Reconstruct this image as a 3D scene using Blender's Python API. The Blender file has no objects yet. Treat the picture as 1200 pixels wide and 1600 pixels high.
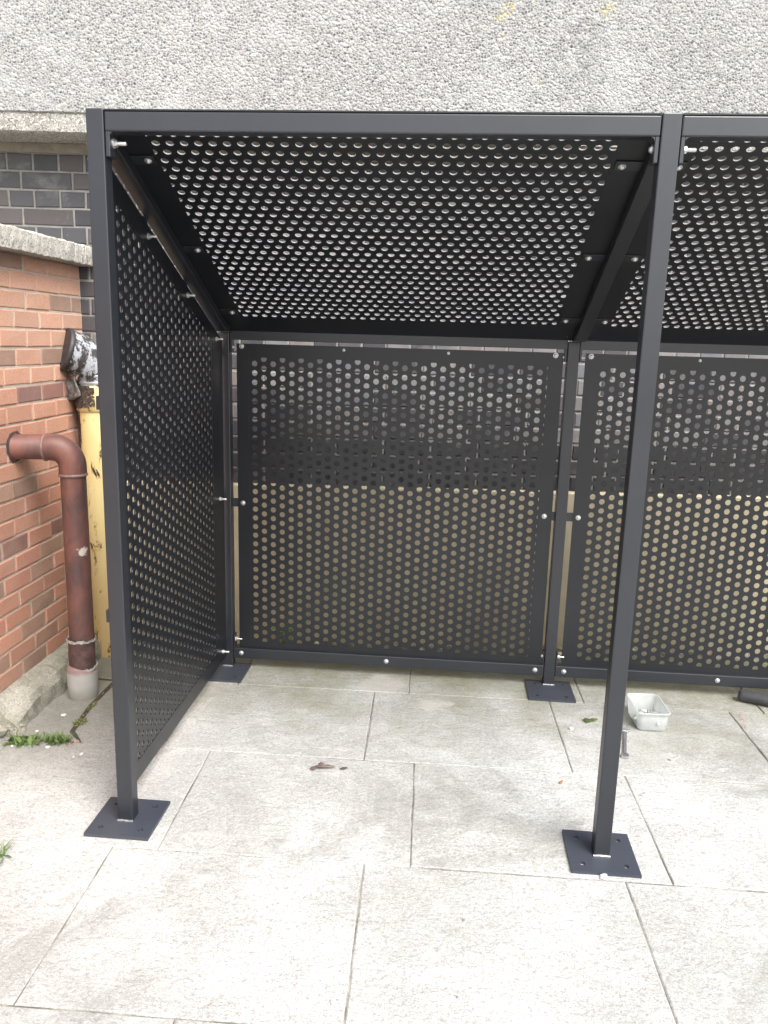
import bpy, bmesh, math, random
from mathutils import Vector, Matrix
from math import sin, cos, pi, radians as rad, tan
random.seed(7)
S = bpy.context.scene
COL = S.collection

# ------------------------------------------------------------------ helpers
class MB:
    """vertex / face collector, built into one mesh object"""
    def __init__(s): s.v = []; s.f = []; s.c = []; s.sm = []; s.edge = set()
    def add(s, vs, fs, col=None, smooth=False, mat=None):
        o = len(s.v)
        s.v += [tuple(mat @ Vector(p)) if mat else tuple(p) for p in vs]
        for f in fs:
            s.f.append([o + i for i in f]); s.sm.append(smooth); s.c.append(col or (1, 1, 1))
    def box(s, x0, x1, y0, y1, z0, z1, b=0.0, mat=None, seg=1, col=None):
        bm = bmesh.new()
        bmesh.ops.create_cube(bm, size=1)
        for v in bm.verts:
            v.co = Vector((x0 + (v.co.x + .5) * (x1 - x0), y0 + (v.co.y + .5) * (y1 - y0), z0 + (v.co.z + .5) * (z1 - z0)))
        if b: bmesh.ops.bevel(bm, geom=bm.edges[:], offset=b, segments=seg, profile=.5, affect='EDGES')
        s.bm(bm, mat, col=col)
    def bm(s, bm, mat=None, smooth=False, col=None):
        bm.verts.index_update()
        s.add([v.co.copy() for v in bm.verts], [[v.index for v in f.verts] for f in bm.faces], col, smooth, mat)
        bm.free()
    def prism(s, poly, axis, a0, a1, b=0.0, seg=1, mat=None):
        """polygon (list of 2D) extruded along axis 'x','y','z' from a0 to a1"""
        def P(p, a): return {'x': (a, p[0], p[1]), 'y': (p[0], a, p[1]), 'z': (p[0], p[1], a)}[axis]
        bm = bmesh.new()
        A = [bm.verts.new(P(p, a0)) for p in poly]; B = [bm.verts.new(P(p, a1)) for p in poly]
        n = len(poly)
        bm.faces.new(A[::-1]); bm.faces.new(B)
        for i in range(n): bm.faces.new((A[i], A[(i + 1) % n], B[(i + 1) % n], B[i]))
        bmesh.ops.recalc_face_normals(bm, faces=bm.faces[:])
        if b: bmesh.ops.bevel(bm, geom=bm.edges[:], offset=b, segments=seg, profile=.5, affect='EDGES')
        s.bm(bm, mat)
    def sweep(s, pts, rad_, n=24, caps=(True, True), jit=0.0, smooth=True, mat=None, col=None):
        pts = [Vector(p) for p in pts]
        if not hasattr(rad_, '__len__'): rad_ = [rad_] * len(pts)
        t = [(pts[min(i + 1, len(pts) - 1)] - pts[max(i - 1, 0)]).normalized() for i in range(len(pts))]
        up = Vector((0, 0, 1)) if abs(t[0].z) < .9 else Vector((1, 0, 0))
        a = t[0].cross(up).normalized(); vs = []; fs = []
        for i, p in enumerate(pts):
            a = (a - t[i] * a.dot(t[i])).normalized(); b = t[i].cross(a)
            for k in range(n):
                th = 2 * pi * k / n; r = rad_[i] * (1 + random.uniform(-jit, jit))
                vs.append(p + a * cos(th) * r + b * sin(th) * r)
        for i in range(len(pts) - 1):
            for k in range(n):
                fs.append((i * n + k, i * n + (k + 1) % n, (i + 1) * n + (k + 1) % n, (i + 1) * n + k))
        s.add(vs, fs, col, smooth, mat)
        o = len(s.v)
        if caps[0]: s.add([tuple(v) for v in vs[:n]][::-1], [list(range(n))], col, False, mat)
        if caps[1]: s.add([tuple(v) for v in vs[-n:]], [list(range(n))], col, False, mat)
    def build(s, name, mat, parent=None, loc=None, rotz=None, colour=False, edge=None):
        me = bpy.data.meshes.new(name)
        me.from_pydata(s.v, [], s.f)
        me.polygons.foreach_set('use_smooth', s.sm)
        if colour:
            ca = me.color_attributes.new('tint', 'FLOAT_COLOR', 'CORNER')
            buf = []
            for p, c in zip(me.polygons, s.c):
                for _ in range(p.loop_total): buf += [c[0], c[1], c[2], 1.0]
            ca.data.foreach_set('color', buf)
        me.update()
        me.materials.append(mat)
        if s.edge:
            if edge: me.materials.append(edge)
            for i in s.edge:
                me.polygons[i].use_smooth = True
                if edge: me.polygons[i].material_index = 1
        o = bpy.data.objects.new(name, me); COL.objects.link(o)
        if parent: o.parent = parent
        if loc: o.location = loc
        if rotz is not None: o.rotation_euler.z = rotz
        return o

def empty(name, label, cat, loc=(0, 0, 0), rotz=0, group=None):
    o = bpy.data.objects.new(name, None); COL.objects.link(o)
    o.empty_display_size = .1; o.location = loc; o.rotation_euler.z = rotz
    return tag(o, label, cat, group)
def tag(o, label=None, cat=None, group=None, kind=None):
    if label: o['label'] = label
    if cat: o['category'] = cat
    if group: o['group'] = group
    if kind: o['kind'] = kind
    return o
def structure(o): o['kind'] = 'structure'; return o
def copy_of(o, name, parent, mat):
    c = o.copy(); c.name = name; COL.objects.link(c); c.parent = parent; c.matrix_local = mat
    return c

# ------------------------------------------------------------------ materials
class NT:
    def __init__(s, name):
        s.m = bpy.data.materials.new(name); s.m.use_nodes = True
        s.t = s.m.node_tree; s.t.nodes.clear()
        s.out = s.n('ShaderNodeOutputMaterial'); s.p = s.n('ShaderNodeBsdfPrincipled')
        s.l(s.p.outputs[0], s.out.inputs[0])
        s.tc = s.n('ShaderNodeTexCoord')
    def n(s, t, **k):
        n = s.t.nodes.new(t)
        for a, b in k.items(): setattr(n, a, b)
        return n
    def l(s, a, b): s.t.links.new(a, b)
    def set(s, **k):
        for a, b in k.items():
            i = s.p.inputs[a.replace('_', ' ')]
            if hasattr(b, 'is_linked') or hasattr(b, 'links'): s.l(b, i)
            else: i.default_value = b
        return s
    def _in(s, sock, v):
        if hasattr(v, 'links'): s.l(v, sock)
        else: sock.default_value = v
    def noise(s, scale=5, detail=6, rough=.55, dist=0, vec=None):
        n = s.n('ShaderNodeTexNoise'); n.inputs['Scale'].default_value = scale; n.inputs['Detail'].default_value = detail
        n.inputs['Roughness'].default_value = rough; n.inputs['Distortion'].default_value = dist
        s.l(vec or s.tc.outputs['Object'], n.inputs['Vector']); return n.outputs['Fac']
    def voro(s, scale, feature='F1', vec=None, out='Distance', rnd=1.0):
        n = s.n('ShaderNodeTexVoronoi', feature=feature); n.inputs['Scale'].default_value = scale
        n.inputs['Randomness'].default_value = rnd
        s.l(vec or s.tc.outputs['Object'], n.inputs['Vector']); return n.outputs[out]
    def ramp(s, fac, *stops, interp='LINEAR'):
        r = s.n('ShaderNodeValToRGB'); r.color_ramp.interpolation = interp
        e = r.color_ramp.elements
        while len(e) < len(stops): e.new(.5)
        for el, (p, c) in zip(e, stops):
            el.position = p; el.color = (c, c, c, 1) if not hasattr(c, '__len__') else (*c, 1)
        s.l(fac, r.inputs[0]); return r.outputs[0]
    def mix(s, f, a, b, blend='MIX'):
        m = s.n('ShaderNodeMix', data_type='RGBA', blend_type=blend)
        s._in(m.inputs[0], f)
        for i, v in ((6, a), (7, b)):
            if hasattr(v, 'links'): s.l(v, m.inputs[i])
            else: m.inputs[i].default_value = (*v, 1) if hasattr(v, '__len__') else (v, v, v, 1)
        return m.outputs[2]
    def math(s, op, a, b=0.0, c=None, clamp=False):
        m = s.n('ShaderNodeMath', operation=op, use_clamp=clamp); s._in(m.inputs[0], a); s._in(m.inputs[1], b)
        if c is not None: s._in(m.inputs[2], c)
        return m.outputs[0]
    def mapping(s, scale=(1, 1, 1), loc=(0, 0, 0), rot=(0, 0, 0), vec=None):
        m = s.n('ShaderNodeMapping'); m.inputs['Scale'].default_value = scale; m.inputs['Location'].default_value = loc
        m.inputs['Rotation'].default_value = rot
        s.l(vec or s.tc.outputs['Object'], m.inputs['Vector']); return m.outputs[0]
    def xyz(s):
        n = s.n('ShaderNodeSeparateXYZ'); s.l(s.tc.outputs['Object'], n.inputs[0]); return n.outputs
    def blob(s, c, r, distort=.02, dscale=40):
        """soft-edged ragged mask (1 inside) about point c in object space"""
        n = s.n('ShaderNodeTexNoise'); n.inputs['Scale'].default_value = dscale; s.l(s.tc.outputs['Object'], n.inputs['Vector'])
        a = s.n('ShaderNodeVectorMath', operation='SUBTRACT'); s.l(n.outputs['Color'], a.inputs[0]); a.inputs[1].default_value = (.5, .5, .5)
        b = s.n('ShaderNodeVectorMath', operation='SCALE'); s.l(a.outputs[0], b.inputs[0]); b.inputs['Scale'].default_value = distort * 4
        d = s.n('ShaderNodeVectorMath', operation='ADD'); s.l(s.tc.outputs['Object'], d.inputs[0]); s.l(b.outputs[0], d.inputs[1])
        e = s.n('ShaderNodeVectorMath', operation='DISTANCE'); s.l(d.outputs[0], e.inputs[0]); e.inputs[1].default_value = c
        m = s.n('ShaderNodeMapRange'); m.inputs[1].default_value = r; m.inputs[2].default_value = r * .7
        m.inputs[3].default_value = 0; m.inputs[4].default_value = 1; s.l(e.outputs['Value'], m.inputs[0]); return m.outputs[0]
    def bump(s, h, strength=.3, dist=.01, normal=None):
        b = s.n('ShaderNodeBump'); b.inputs['Strength'].default_value = strength; b.inputs['Distance'].default_value = dist
        s.l(h, b.inputs['Height'])
        if normal: s.l(normal, b.inputs['Normal'])
        return b.outputs[0]
    def tint(s):
        a = s.n('ShaderNodeVertexColor', layer_name='tint'); return a.outputs[0]
    def rnd(s):
        return s.n('ShaderNodeNewGeometry').outputs['Random Per Island']

def m_steel(name='anthracite_powder_coat', r0=.33, r1=.43, g=1.0, spec=.75):
    k = NT(name)
    d = k.noise(3.0, 6, .6); f = k.noise(900, 2, .5)
    fine = k.noise(60, 5, .7)
    c = k.mix(k.ramp(d, (.35, 0), (.75, 1)), tuple(v * g for v in (.0130, .0150, .0206)), tuple(v * g for v in (.0168, .0188, .0245)))
    c = k.mix(k.ramp(fine, (.66, 0), (.80, .35)), c, (.09, .088, .082))
    sc = k.noise(1, 4, .6, .3, vec=k.mapping((55, 55, 9)))
    c = k.mix(k.math('MULTIPLY', k.ramp(sc, (.735, 0), (.76, .5)), k.ramp(k.noise(4, 4, .6), (.5, 0), (.6, 1))), c, (.14, .14, .14))
    k.set(Base_Color=c, Roughness=k.ramp(d, (.3, r0), (.7, r1)), Normal=k.bump(f, .06, .0006))
    k.p.inputs['Specular IOR Level'].default_value = spec
    return k.m
def m_zinc():
    k = NT('zinc_plated_steel'); n = k.noise(120, 3)
    k.set(Base_Color=k.ramp(n, (.3, (.55, .55, .54)), (.7, (.78, .78, .77))), Metallic=.8, Roughness=.42); return k.m
def m_plain(name, col, rough=.6, var=.25, scale=20, metal=0.0, bump=0.0):
    k = NT(name); n = k.noise(scale, 6)
    c2 = tuple(x * (1 - var) for x in col); c3 = tuple(min(1, x * (1 + var)) for x in col)
    k.set(Base_Color=k.ramp(n, (.3, c2), (.7, c3)), Roughness=rough, Metallic=metal)
    if bump: k.set(Normal=k.bump(n, bump, .004))
    return k.m

def m_redbrick():
    k = NT('red_brick'); t = k.tint()
    n = k.noise(14, 8, .62); g = k.noise(150, 4, .7); sp = k.noise(55, 3, .6)
    c = k.mix(k.ramp(n, (.25, .55), (.75, 0)), t, k.mix(.35, t, (.34, .22, .15)))
    c = k.mix(k.ramp(g, (.32, .45), (.52, 0)), c, (.20, .09, .065))
    c = k.mix(k.ramp(k.noise(2.2, 7, .66), (.50, 0), (.70, .5)), c, (.50, .36, .29))
    c = k.mix(k.ramp(sp, (.70, 0), (.78, .7)), c, (.50, .40, .32))
    k.set(Base_Color=c, Roughness=.88, Normal=k.bump(g, .35, .004, k.bump(n, .3, .01)))
    k.p.inputs['Specular IOR Level'].default_value = .25
    return k.m
def m_mortar(name, a, b):
    k = NT(name); n = k.noise(25, 8, .65); g = k.noise(220, 4, .7)
    k.set(Base_Color=k.mix(k.ramp(n, (.3, 0), (.7, 1)), a, b), Roughness=.95, Normal=k.bump(g, .6, .004))
    return k.m
def m_joint():
    k = NT('joint_mortar'); x = k.xyz(); n = k.noise(7, 8, .68)
    c = k.mix(k.ramp(n, (.42, 0), (.62, 1)), (.11, .10, .075), (.36, .34, .30))
    e = k.math('MULTIPLY', k.ramp(x[0], (0, 1), (.02, 0)), 1.0)
    m = k.n('ShaderNodeMapRange'); m.inputs[1].default_value = -.30; m.inputs[2].default_value = -.36; k.l(x[0], m.inputs[0])
    c = k.mix(m.outputs[0], c, (.07, .06, .04))
    k.set(Base_Color=c, Roughness=.95, Normal=k.bump(k.noise(200, 4, .7), .6, .004)); return k.m
def m_darkbrick():
    k = NT('dark_engineering_brick'); t = k.tint()
    n = k.noise(9, 8, .65); g = k.noise(120, 4, .7)
    c = k.mix(k.ramp(n, (.3, .4), (.7, 0)), t, (.05, .045, .048))
    c = k.mix(k.ramp(k.noise(3.2, 7, .7, .4), (.55, 0), (.72, .55)), c, (.30, .285, .27))
    c = k.mix(k.ramp(k.noise(30, 5, .7), (.66, 0), (.76, .6)), c, (.34, .31, .29))
    k.set(Base_Color=c, Roughness=k.ramp(n, (.3, .45), (.7, .7)), Normal=k.bump(g, .25, .003, k.bump(n, .3, .008)))
    return k.m
def m_pebble():
    k = NT('pebbledash')
    wv = k.n('ShaderNodeVectorMath', operation='ADD')
    nn = k.n('ShaderNodeTexNoise'); nn.inputs['Scale'].default_value = 30; k.l(k.tc.outputs['Object'], nn.inputs['Vector'])
    sc = k.n('ShaderNodeVectorMath', operation='SCALE'); sc.inputs['Scale'].default_value = .016; k.l(nn.outputs['Color'], sc.inputs[0])
    k.l(k.mapping((1, .55, 1.15)), wv.inputs[0]); k.l(sc.outputs[0], wv.inputs[1])
    V = wv.outputs[0]
    big = k.noise(1.3, 7, .62); zone = k.ramp(k.noise(.9, 5, .6), (.35, 0), (.65, 1))
    d1 = k.voro(84, vec=V); col = k.voro(84, vec=V, out='Color'); e1 = k.voro(84, 'DISTANCE_TO_EDGE', vec=V)
    d2 = k.voro(190, vec=V); col2 = k.voro(190, vec=V, out='Color')
    sep = k.n('ShaderNodeSeparateColor'); k.l(col, sep.inputs[0]); sep2 = k.n('ShaderNodeSeparateColor'); k.l(col2, sep2.inputs[0])
    stone = k.ramp(sep.outputs[0], (0, (.05, .05, .055)), (.24, (.09, .09, .096)), (.42, (.15, .149, .148)), (.58, (.25, .245, .235)), (.70, (.19, .162, .14)), (.80, (.36, .35, .335)), (1, (.48, .475, .46)))
    stone2 = k.ramp(sep2.outputs[0], (0, (.055, .055, .06)), (.35, (.16, .158, .155)), (.7, (.31, .305, .295)), (1, (.48, .475, .465)))
    c = k.mix(zone, stone, k.mix(.45, stone2, stone))
    matrix = k.mix(k.ramp(big, (.3, 0), (.7, 1)), (.43, .425, .41), (.33, .325, .312))
    gap = k.ramp(e1, (.06, 1), (.22, 0))
    c = k.mix(k.math('MULTIPLY', gap, .85), c, matrix)
    # pale lime wash, dark drip, lichen
    c = k.mix(k.ramp(k.noise(2.3, 8, .7, .6), (.52, 0), (.74, .55)), c, (.48, .475, .465))
    drip = k.noise(1, 6, .7, vec=k.mapping((6.5, 6.5, 1.1)))
    c = k.mix(k.ramp(drip, (.60, 0), (.74, .4)), c, (.13, .13, .135))
    lich = k.math('MAXIMUM', k.blob((1.93, -.2, 2.93), .05, .035, 40), k.blob((2.36, -.2, 2.95), .035, .03, 40))
    lich = k.math('MAXIMUM', lich, k.blob((1.93, -.2, 2.83), .018, .02, 40))
    lich = k.math('MAXIMUM', lich, k.blob((2.10, -.2, 2.66), .02, .02, 40))
    lich = k.math('MULTIPLY', lich, k.ramp(k.noise(60, 4, .7), (.46, 0), (.60, .65)))
    c = k.mix(lich, c, (.50, .41, .12))
    ds = k.math('MULTIPLY', k.math('MAXIMUM', k.math('MAXIMUM', k.blob((2.33, -.2, 2.54), .045, .03, 20), k.blob((2.30, -.2, 2.70), .075, .05, 16)), k.blob((2.28, -.2, 2.85), .085, .05, 16)), k.ramp(k.noise(40, 5, .7), (.42, 0), (.62, .45)))
    c = k.mix(ds, c, (.11, .11, .115))
    h = k.math('SUBTRACT', 1.0, k.math('MULTIPLY', d1, d1))
    h2 = k.math('SUBTRACT', 1.0, k.math('MULTIPLY', d2, d2))
    nrm = k.bump(h, .55, .010, k.bump(h2, .3, .005))
    k.set(Base_Color=c, Roughness=.85, Normal=nrm); return k.m
def m_concrete(name, base=(.40, .38, .34), dark=(.20, .19, .165), agg=.5, moss=0.0):
    k = NT(name)
    n = k.noise(6, 9, .65); g = k.noise(160, 4, .75); s = k.voro(190, out='Color')
    sep = k.n('ShaderNodeSeparateColor'); k.l(s, sep.inputs[0])
    c = k.mix(k.ramp(n, (.32, 1), (.62, 0)), base, dark)
    c = k.mix(k.math('MULTIPLY', k.ramp(sep.outputs[0], (.55, 0), (.95, 1)), agg), c, (.10, .095, .09))
    c = k.mix(k.math('MULTIPLY', k.ramp(sep.outputs[1], (.6, 0), (.95, 1)), agg), c, (.60, .57, .52))
    if moss:
        c = k.mix(k.math('MULTIPLY', k.ramp(k.noise(4, 7, .7), (.45, 0), (.68, 1)), moss), c, (.16, .165, .085))
    k.set(Base_Color=c, Roughness=.93, Normal=k.bump(g, .5, .006, k.bump(n, .5, .02))); return k.m
def m_paving():
    k = NT('riven_paving'); r = k.rnd(); x = k.xyz()
    n = k.noise(2.2, 9, .66); g = k.noise(75, 6, .72); f = k.noise(260, 3, .7)
    riv = k.noise(11, 8, .62, .35, vec=k.mapping((1, 1.5, 1)))
    c = k.mix(r, (.41, .408, .39), (.46, .458, .442))
    worn = k.noise(1.7, 7, .64, .4, vec=k.mapping((1, 1, 1), (7.1, 2.2, 0)))
    c = k.mix(k.ramp(worn, (.44, 0), (.64, .85)), c, (.58, .58, .57))
    rim = k.noise(5.5, 7, .7, .5, vec=k.mapping((1, 1, 1), (1.1, 9.2, 0)))
    c = k.mix(k.ramp(rim, (.50, 0), (.70, .6)), c, (.29, .287, .272))
    c = k.mix(k.ramp(n, (.36, .7), (.58, 0)), c, (.335, .332, .315))
    c = k.mix(k.ramp(g, (.34, .8), (.52, 0)), c, (.245, .242, .228))
    c = k.mix(k.ramp(k.noise(95, 5, .75, .6, vec=k.mapping((1, 1.6, 1), (3, 1, 0))), (.52, 0), (.66, .8)), c, (.64, .63, .60))
    c = k.mix(k.ramp(f, (.36, .7), (.48, 0)), c, (.19, .18, .16))
    c = k.mix(k.ramp(riv, (.56, 0), (.74, .55)), c, (.58, .57, .545))
    # green-brown algae spreading out from the damp foot of the wall
    damp = k.ramp(k.math('ADD', k.math('MULTIPLY', x[1], .62), k.math('MULTIPLY', k.math('SUBTRACT', k.noise(3.2, 8, .68, .3), .5), 1.3)), (.42, 0), (.98, 1))
    c = k.mix(k.math('MULTIPLY', damp, .88), c, (.21, .207, .13))
    side = k.ramp(k.math('ADD', k.math('MULTIPLY', x[0], -1.0), k.math('MULTIPLY', k.math('SUBTRACT', k.noise(5, 8, .7), .5), .5)), (.12, 0), (.55, 1))
    side = k.math('MULTIPLY', side, k.ramp(x[1], (.0, 0), (.45, 1)))
    c = k.mix(k.math('MULTIPLY', side, .55), c, (.21, .20, .155))
    blot = k.noise(1.3, 8, .72, .8, vec=k.mapping((1, 1, 1), (4.3, 1.7, 0)))
    c = k.mix(k.ramp(blot, (.55, 0), (.68, .62)), c, (.215, .212, .195))
    # pale cement smears
    sm = k.math('MAXIMUM', k.blob((.77, 1.2, 0), .125, .03, 9), k.blob((1.02, 1.03, 0), .075, .05, 9))
    c = k.mix(k.math('MULTIPLY', sm, .75), c, (.46, .435, .40))
    k.set(Base_Color=c, Roughness=.9, Normal=k.bump(f, .45, .004, k.bump(g, .55, .008, k.bump(riv, .6, .018))))
    k.p.inputs['Specular IOR Level'].default_value = .25
    return k.m
def m_render():
    k = NT('tan_cement_render'); x = k.xyz()
    n = k.noise(4, 9, .66); g = k.noise(130, 5, .7)
    c = k.mix(k.ramp(n, (.3, 0), (.7, 1)), (.67, .575, .405), (.54, .47, .33))
    c = k.mix(k.ramp(k.noise(11, 7, .7), (.6, 0), (.72, .6)), c, (.68, .64, .54))
    c = k.mix(k.ramp(k.noise(2.6, 7, .7, .4, vec=k.mapping((1, 1, .6))), (.52, 0), (.68, .55)), c, (.42, .38, .26))
    foot = k.ramp(k.math('ADD', x[2], k.math('MULTIPLY', k.math('SUBTRACT', k.noise(5, 8, .7), .5), .5)), (.02, 1), (.38, 0))
    c = k.mix(k.math('MULTIPLY', foot, .5), c, (.27, .255, .16))
    k.set(Base_Color=c, Roughness=.92, Normal=k.bump(g, .4, .004, k.bump(n, .4, .02))); return k.m
def m_yellow():
    k = NT('flaking_yellow_paint'); x = k.xyz()
    n = k.noise(5, 7, .6); c = k.mix(k.ramp(n, (.3, 0), (.7, 1)), (.80, .68, .35), (.74, .60, .27))
    low = k.ramp(k.math('ADD', x[2], k.math('MULTIPLY', n, .5)), (.5, 1), (1.35, 0))
    c = k.mix(low, c, (.58, .43, .20))
    fl = k.noise(1, 9, .72, .5, vec=k.mapping((15, 15, 5.5), (.7, .2, .35)))
    lm = k.ramp(k.math('ADD', k.noise(1, 5, .6, vec=k.mapping((26, 26, 3.2), (.33, .4, .1))), k.math('MULTIPLY', x[0], -2.6)), (.62, 0), (.70, 1))
    mask = k.math('MAXIMUM', k.ramp(fl, (.60, 0), (.618, 1)), k.math('MULTIPLY', lm, k.ramp(k.noise(22, 6, .7), (.42, 0), (.5, 1))))
    st = None
    for q in ((-.076, -.040, 1.16), (-.078, -.036, 1.10), (-.074, -.044, 1.045), (-.078, -.036, .99)):
        bl = k.blob(q, .034, .016, 45); st = bl if st is None else k.math('MAXIMUM', st, bl)
    mask = k.math('MAXIMUM', mask, k.math('MULTIPLY', st, k.ramp(k.noise(50, 5, .7), (.40, 0), (.46, 1))))
    halo = k.ramp(fl, (.55, 0), (.61, .6))
    c = k.mix(halo, c, (.42, .22, .05))
    c = k.mix(mask, c, (.045, .034, .022))
    k.set(Base_Color=c, Roughness=k.mix(mask, .42, .9), Normal=k.bump(k.math('SUBTRACT', 1.0, mask), .5, .003)); return k.m
def m_bitumen():
    k = NT('torn_bitumen_wrap'); n = k.noise(45, 8, .7); v = k.voro(60)
    k.set(Base_Color=k.ramp(n, (.35, (.028, .022, .018)), (.6, (.085, .06, .045)), (.78, (.24, .20, .15))), Roughness=.85, Normal=k.bump(n, .9, .012, k.bump(v, .4, .006))); return k.m
def m_elbow():
    k = NT('peeling_white_and_bitumen')
    n = k.noise(1, 9, .72, .2, vec=k.mapping((26, 26, 13), (0, 0, .3), (.3, -.6, 0))); f = k.noise(70, 5, .7)
    c = k.mix(k.ramp(f, (.35, 0), (.7, 1)), (.27, .285, .31), (.50, .52, .55))
    c = k.mix(k.ramp(k.noise(9, 5, .6, .2, vec=k.mapping((1, 1, 1), (2, 5, 1))), (.60, 0), (.66, 1)), c, (.27, .16, .11))
    m = k.ramp(k.math('ADD', n, k.math('MULTIPLY', k.math('SUBTRACT', f, .5), .25)), (.485, 0), (.53, 1))
    c = k.mix(m, c, (.045, .04, .038))
    k.set(Base_Color=c, Roughness=k.mix(m, .42, .8), Normal=k.bump(k.math('ADD', m, k.math('MULTIPLY', f, .3)), .6, .004)); return k.m
def m_brownpipe():
    k = NT('weathered_brown_pipe'); n = k.noise(1, 7, .62, .6, vec=k.mapping((9, 9, 5)))
    c = k.mix(k.ramp(n, (.42, 0), (.66, 1)), (.10, .058, .054), (.22, .092, .070))
    c = k.mix(k.ramp(k.noise(38, 6, .7), (.62, 0), (.74, .6)), c, (.20, .155, .14))
    c = k.mix(k.blob((.045, -.035, .665), .026, .012, 70), c, (.58, .54, .46))
    c = k.mix(k.blob((.0, -.03, 1.16), .022, .012, 60), c, (.70, .68, .66))
    k.set(Base_Color=c, Roughness=k.ramp(n, (.4, .36), (.7, .6)), Normal=k.bump(k.noise(60, 5, .6), .12, .003)); return k.m
def m_leaf(name, a, b):
    k = NT(name); k.set(Base_Color=k.mix(k.rnd(), a, b), Roughness=.6)
    k.p.inputs['Subsurface Weight'].default_value = 0; return k.m
def m_tub():
    k = NT('cloudy_plastic'); n = k.noise(18, 6, .65)
    k.set(Base_Color=k.ramp(n, (.3, (.74, .76, .75)), (.7, (.84, .85, .84))), Roughness=.3)
    tr = k.n('ShaderNodeBsdfTranslucent'); tr.inputs[0].default_value = (.85, .87, .86, 1)
    tp = k.n('ShaderNodeBsdfTransparent'); tp.inputs[0].default_value = (.93, .95, .94, 1)
    m1 = k.n('ShaderNodeMixShader'); m1.inputs[0].default_value = .45; k.l(k.p.outputs[0], m1.inputs[1]); k.l(tr.outputs[0], m1.inputs[2])
    m2 = k.n('ShaderNodeMixShader'); k.l(k.ramp(n, (.3, .42), (.7, .30)), m2.inputs[0]); k.l(m1.outputs[0], m2.inputs[1]); k.l(tp.outputs[0], m2.inputs[2])
    k.l(m2.outputs[0], k.out.inputs[0]); return k.m

EDGE = m_plain('painted_rim_glint', (.24, .24, .245), .38, .2, 200); STEEL = m_steel(); SHEET = m_steel('anthracite_mesh_sheet', .30, .40, .58, .58); PLATE = m_steel('base_plate_painted_sheen', .42, .55, 2.6, .7); ZINC = m_zinc(); RED = m_redbrick(); DARK = m_darkbrick()  # EDGE: glint on hole rims painted as lighter colour; PLATE: reflected brightness painted in
WELD = m_plain('weld_bead', (.30, .30, .30), .4, .3, 150, .7)

# ------------------------------------------------------------------ camera
PARAM = dict(loc=(1.0111, -2.2635, 1.567), yaw=-.0746, pitch=-.2112, roll=.0287, f=1246.83)
def make_camera():
    cd = bpy.data.cameras.new('camera'); co = bpy.data.objects.new('camera', cd); COL.objects.link(co)
    y, p, r = PARAM['yaw'], PARAM['pitch'], PARAM['roll']
    f = Vector((sin(y) * cos(p), cos(y) * cos(p), sin(p))); ri = Vector((cos(y), -sin(y), 0)); u = ri.cross(f)
    r2 = cos(r) * ri + sin(r) * u; u2 = -sin(r) * ri + cos(r) * u
    M = Matrix((r2, u2, -f)).transposed().to_4x4(); M.translation = Vector(PARAM['loc'])
    co.matrix_world = M
    cd.sensor_fit = 'VERTICAL'; cd.sensor_height = 24; cd.lens = PARAM['f'] / 1600 * 24
    cd.clip_start = .02; cd.clip_end = 500
    S.camera = co
make_camera()

# ------------------------------------------------------------------ light
w = bpy.data.worlds.new('World'); S.world = w; w.use_nodes = True
nt = w.node_tree; bg = nt.nodes['Background']
sky = nt.nodes.new('ShaderNodeTexSky'); sky.sky_type = 'NISHITA'; sky.sun_disc = False
EL, AZ = rad(52), rad(141)          # azimuth measured clockwise from +Y (the wall); behind the camera, to its right
sky.sun_elevation = EL; sky.sun_rotation = AZ; sky.air_density = 1.2; sky.dust_density = 4.0; sky.ozone_density = 1.0
hs = nt.nodes.new('ShaderNodeHueSaturation'); hs.inputs['Saturation'].default_value = .30
nt.links.new(sky.outputs[0], hs.inputs['Color']); nt.links.new(hs.outputs[0], bg.inputs[0])
bg.inputs[1].default_value = .13
sd = bpy.data.lights.new('sun', 'SUN'); so = bpy.data.objects.new('sun', sd); COL.objects.link(so)
sd.energy = 1.3; sd.angle = rad(35); sd.color = (1, .985, .965)
D = Vector((sin(AZ) * cos(EL), cos(AZ) * cos(EL), sin(EL)))
so.rotation_euler = D.to_track_quat('Z', 'Y').to_euler(); so.location = D * 8
S.view_settings.view_transform = 'Standard'; S.view_settings.look = 'None'
S.view_settings.exposure = 1.54; S.view_settings.gamma = 1.0

# ------------------------------------------------------------------ ground and paving
def build_ground():
    b = MB(); b.add([(-60, -60, -.07), (60, -60, -.07), (60, 60, -.07), (-60, 60, -.07)], [(0, 1, 2, 3)])
    structure(b.build('ground', m_plain('bare_earth', (.20, .17, .13), .95, .3, 3)))
    b = MB(); b.add([(-.75, -6.5, -.0042), (6.6, -6.5, -.0042), (6.6, 2.3, -.0042), (-.75, 2.3, -.0042)], [(0, 1, 2, 3)])
    b.add([(-5, -6.5, -.0042), (-.75, -6.5, -.0042), (-.75, .50, -.0042), (-5, .50, -.0042)], [(0, 1, 2, 3)])
    structure(b.build('paving_bed', m_joint()))

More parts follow.
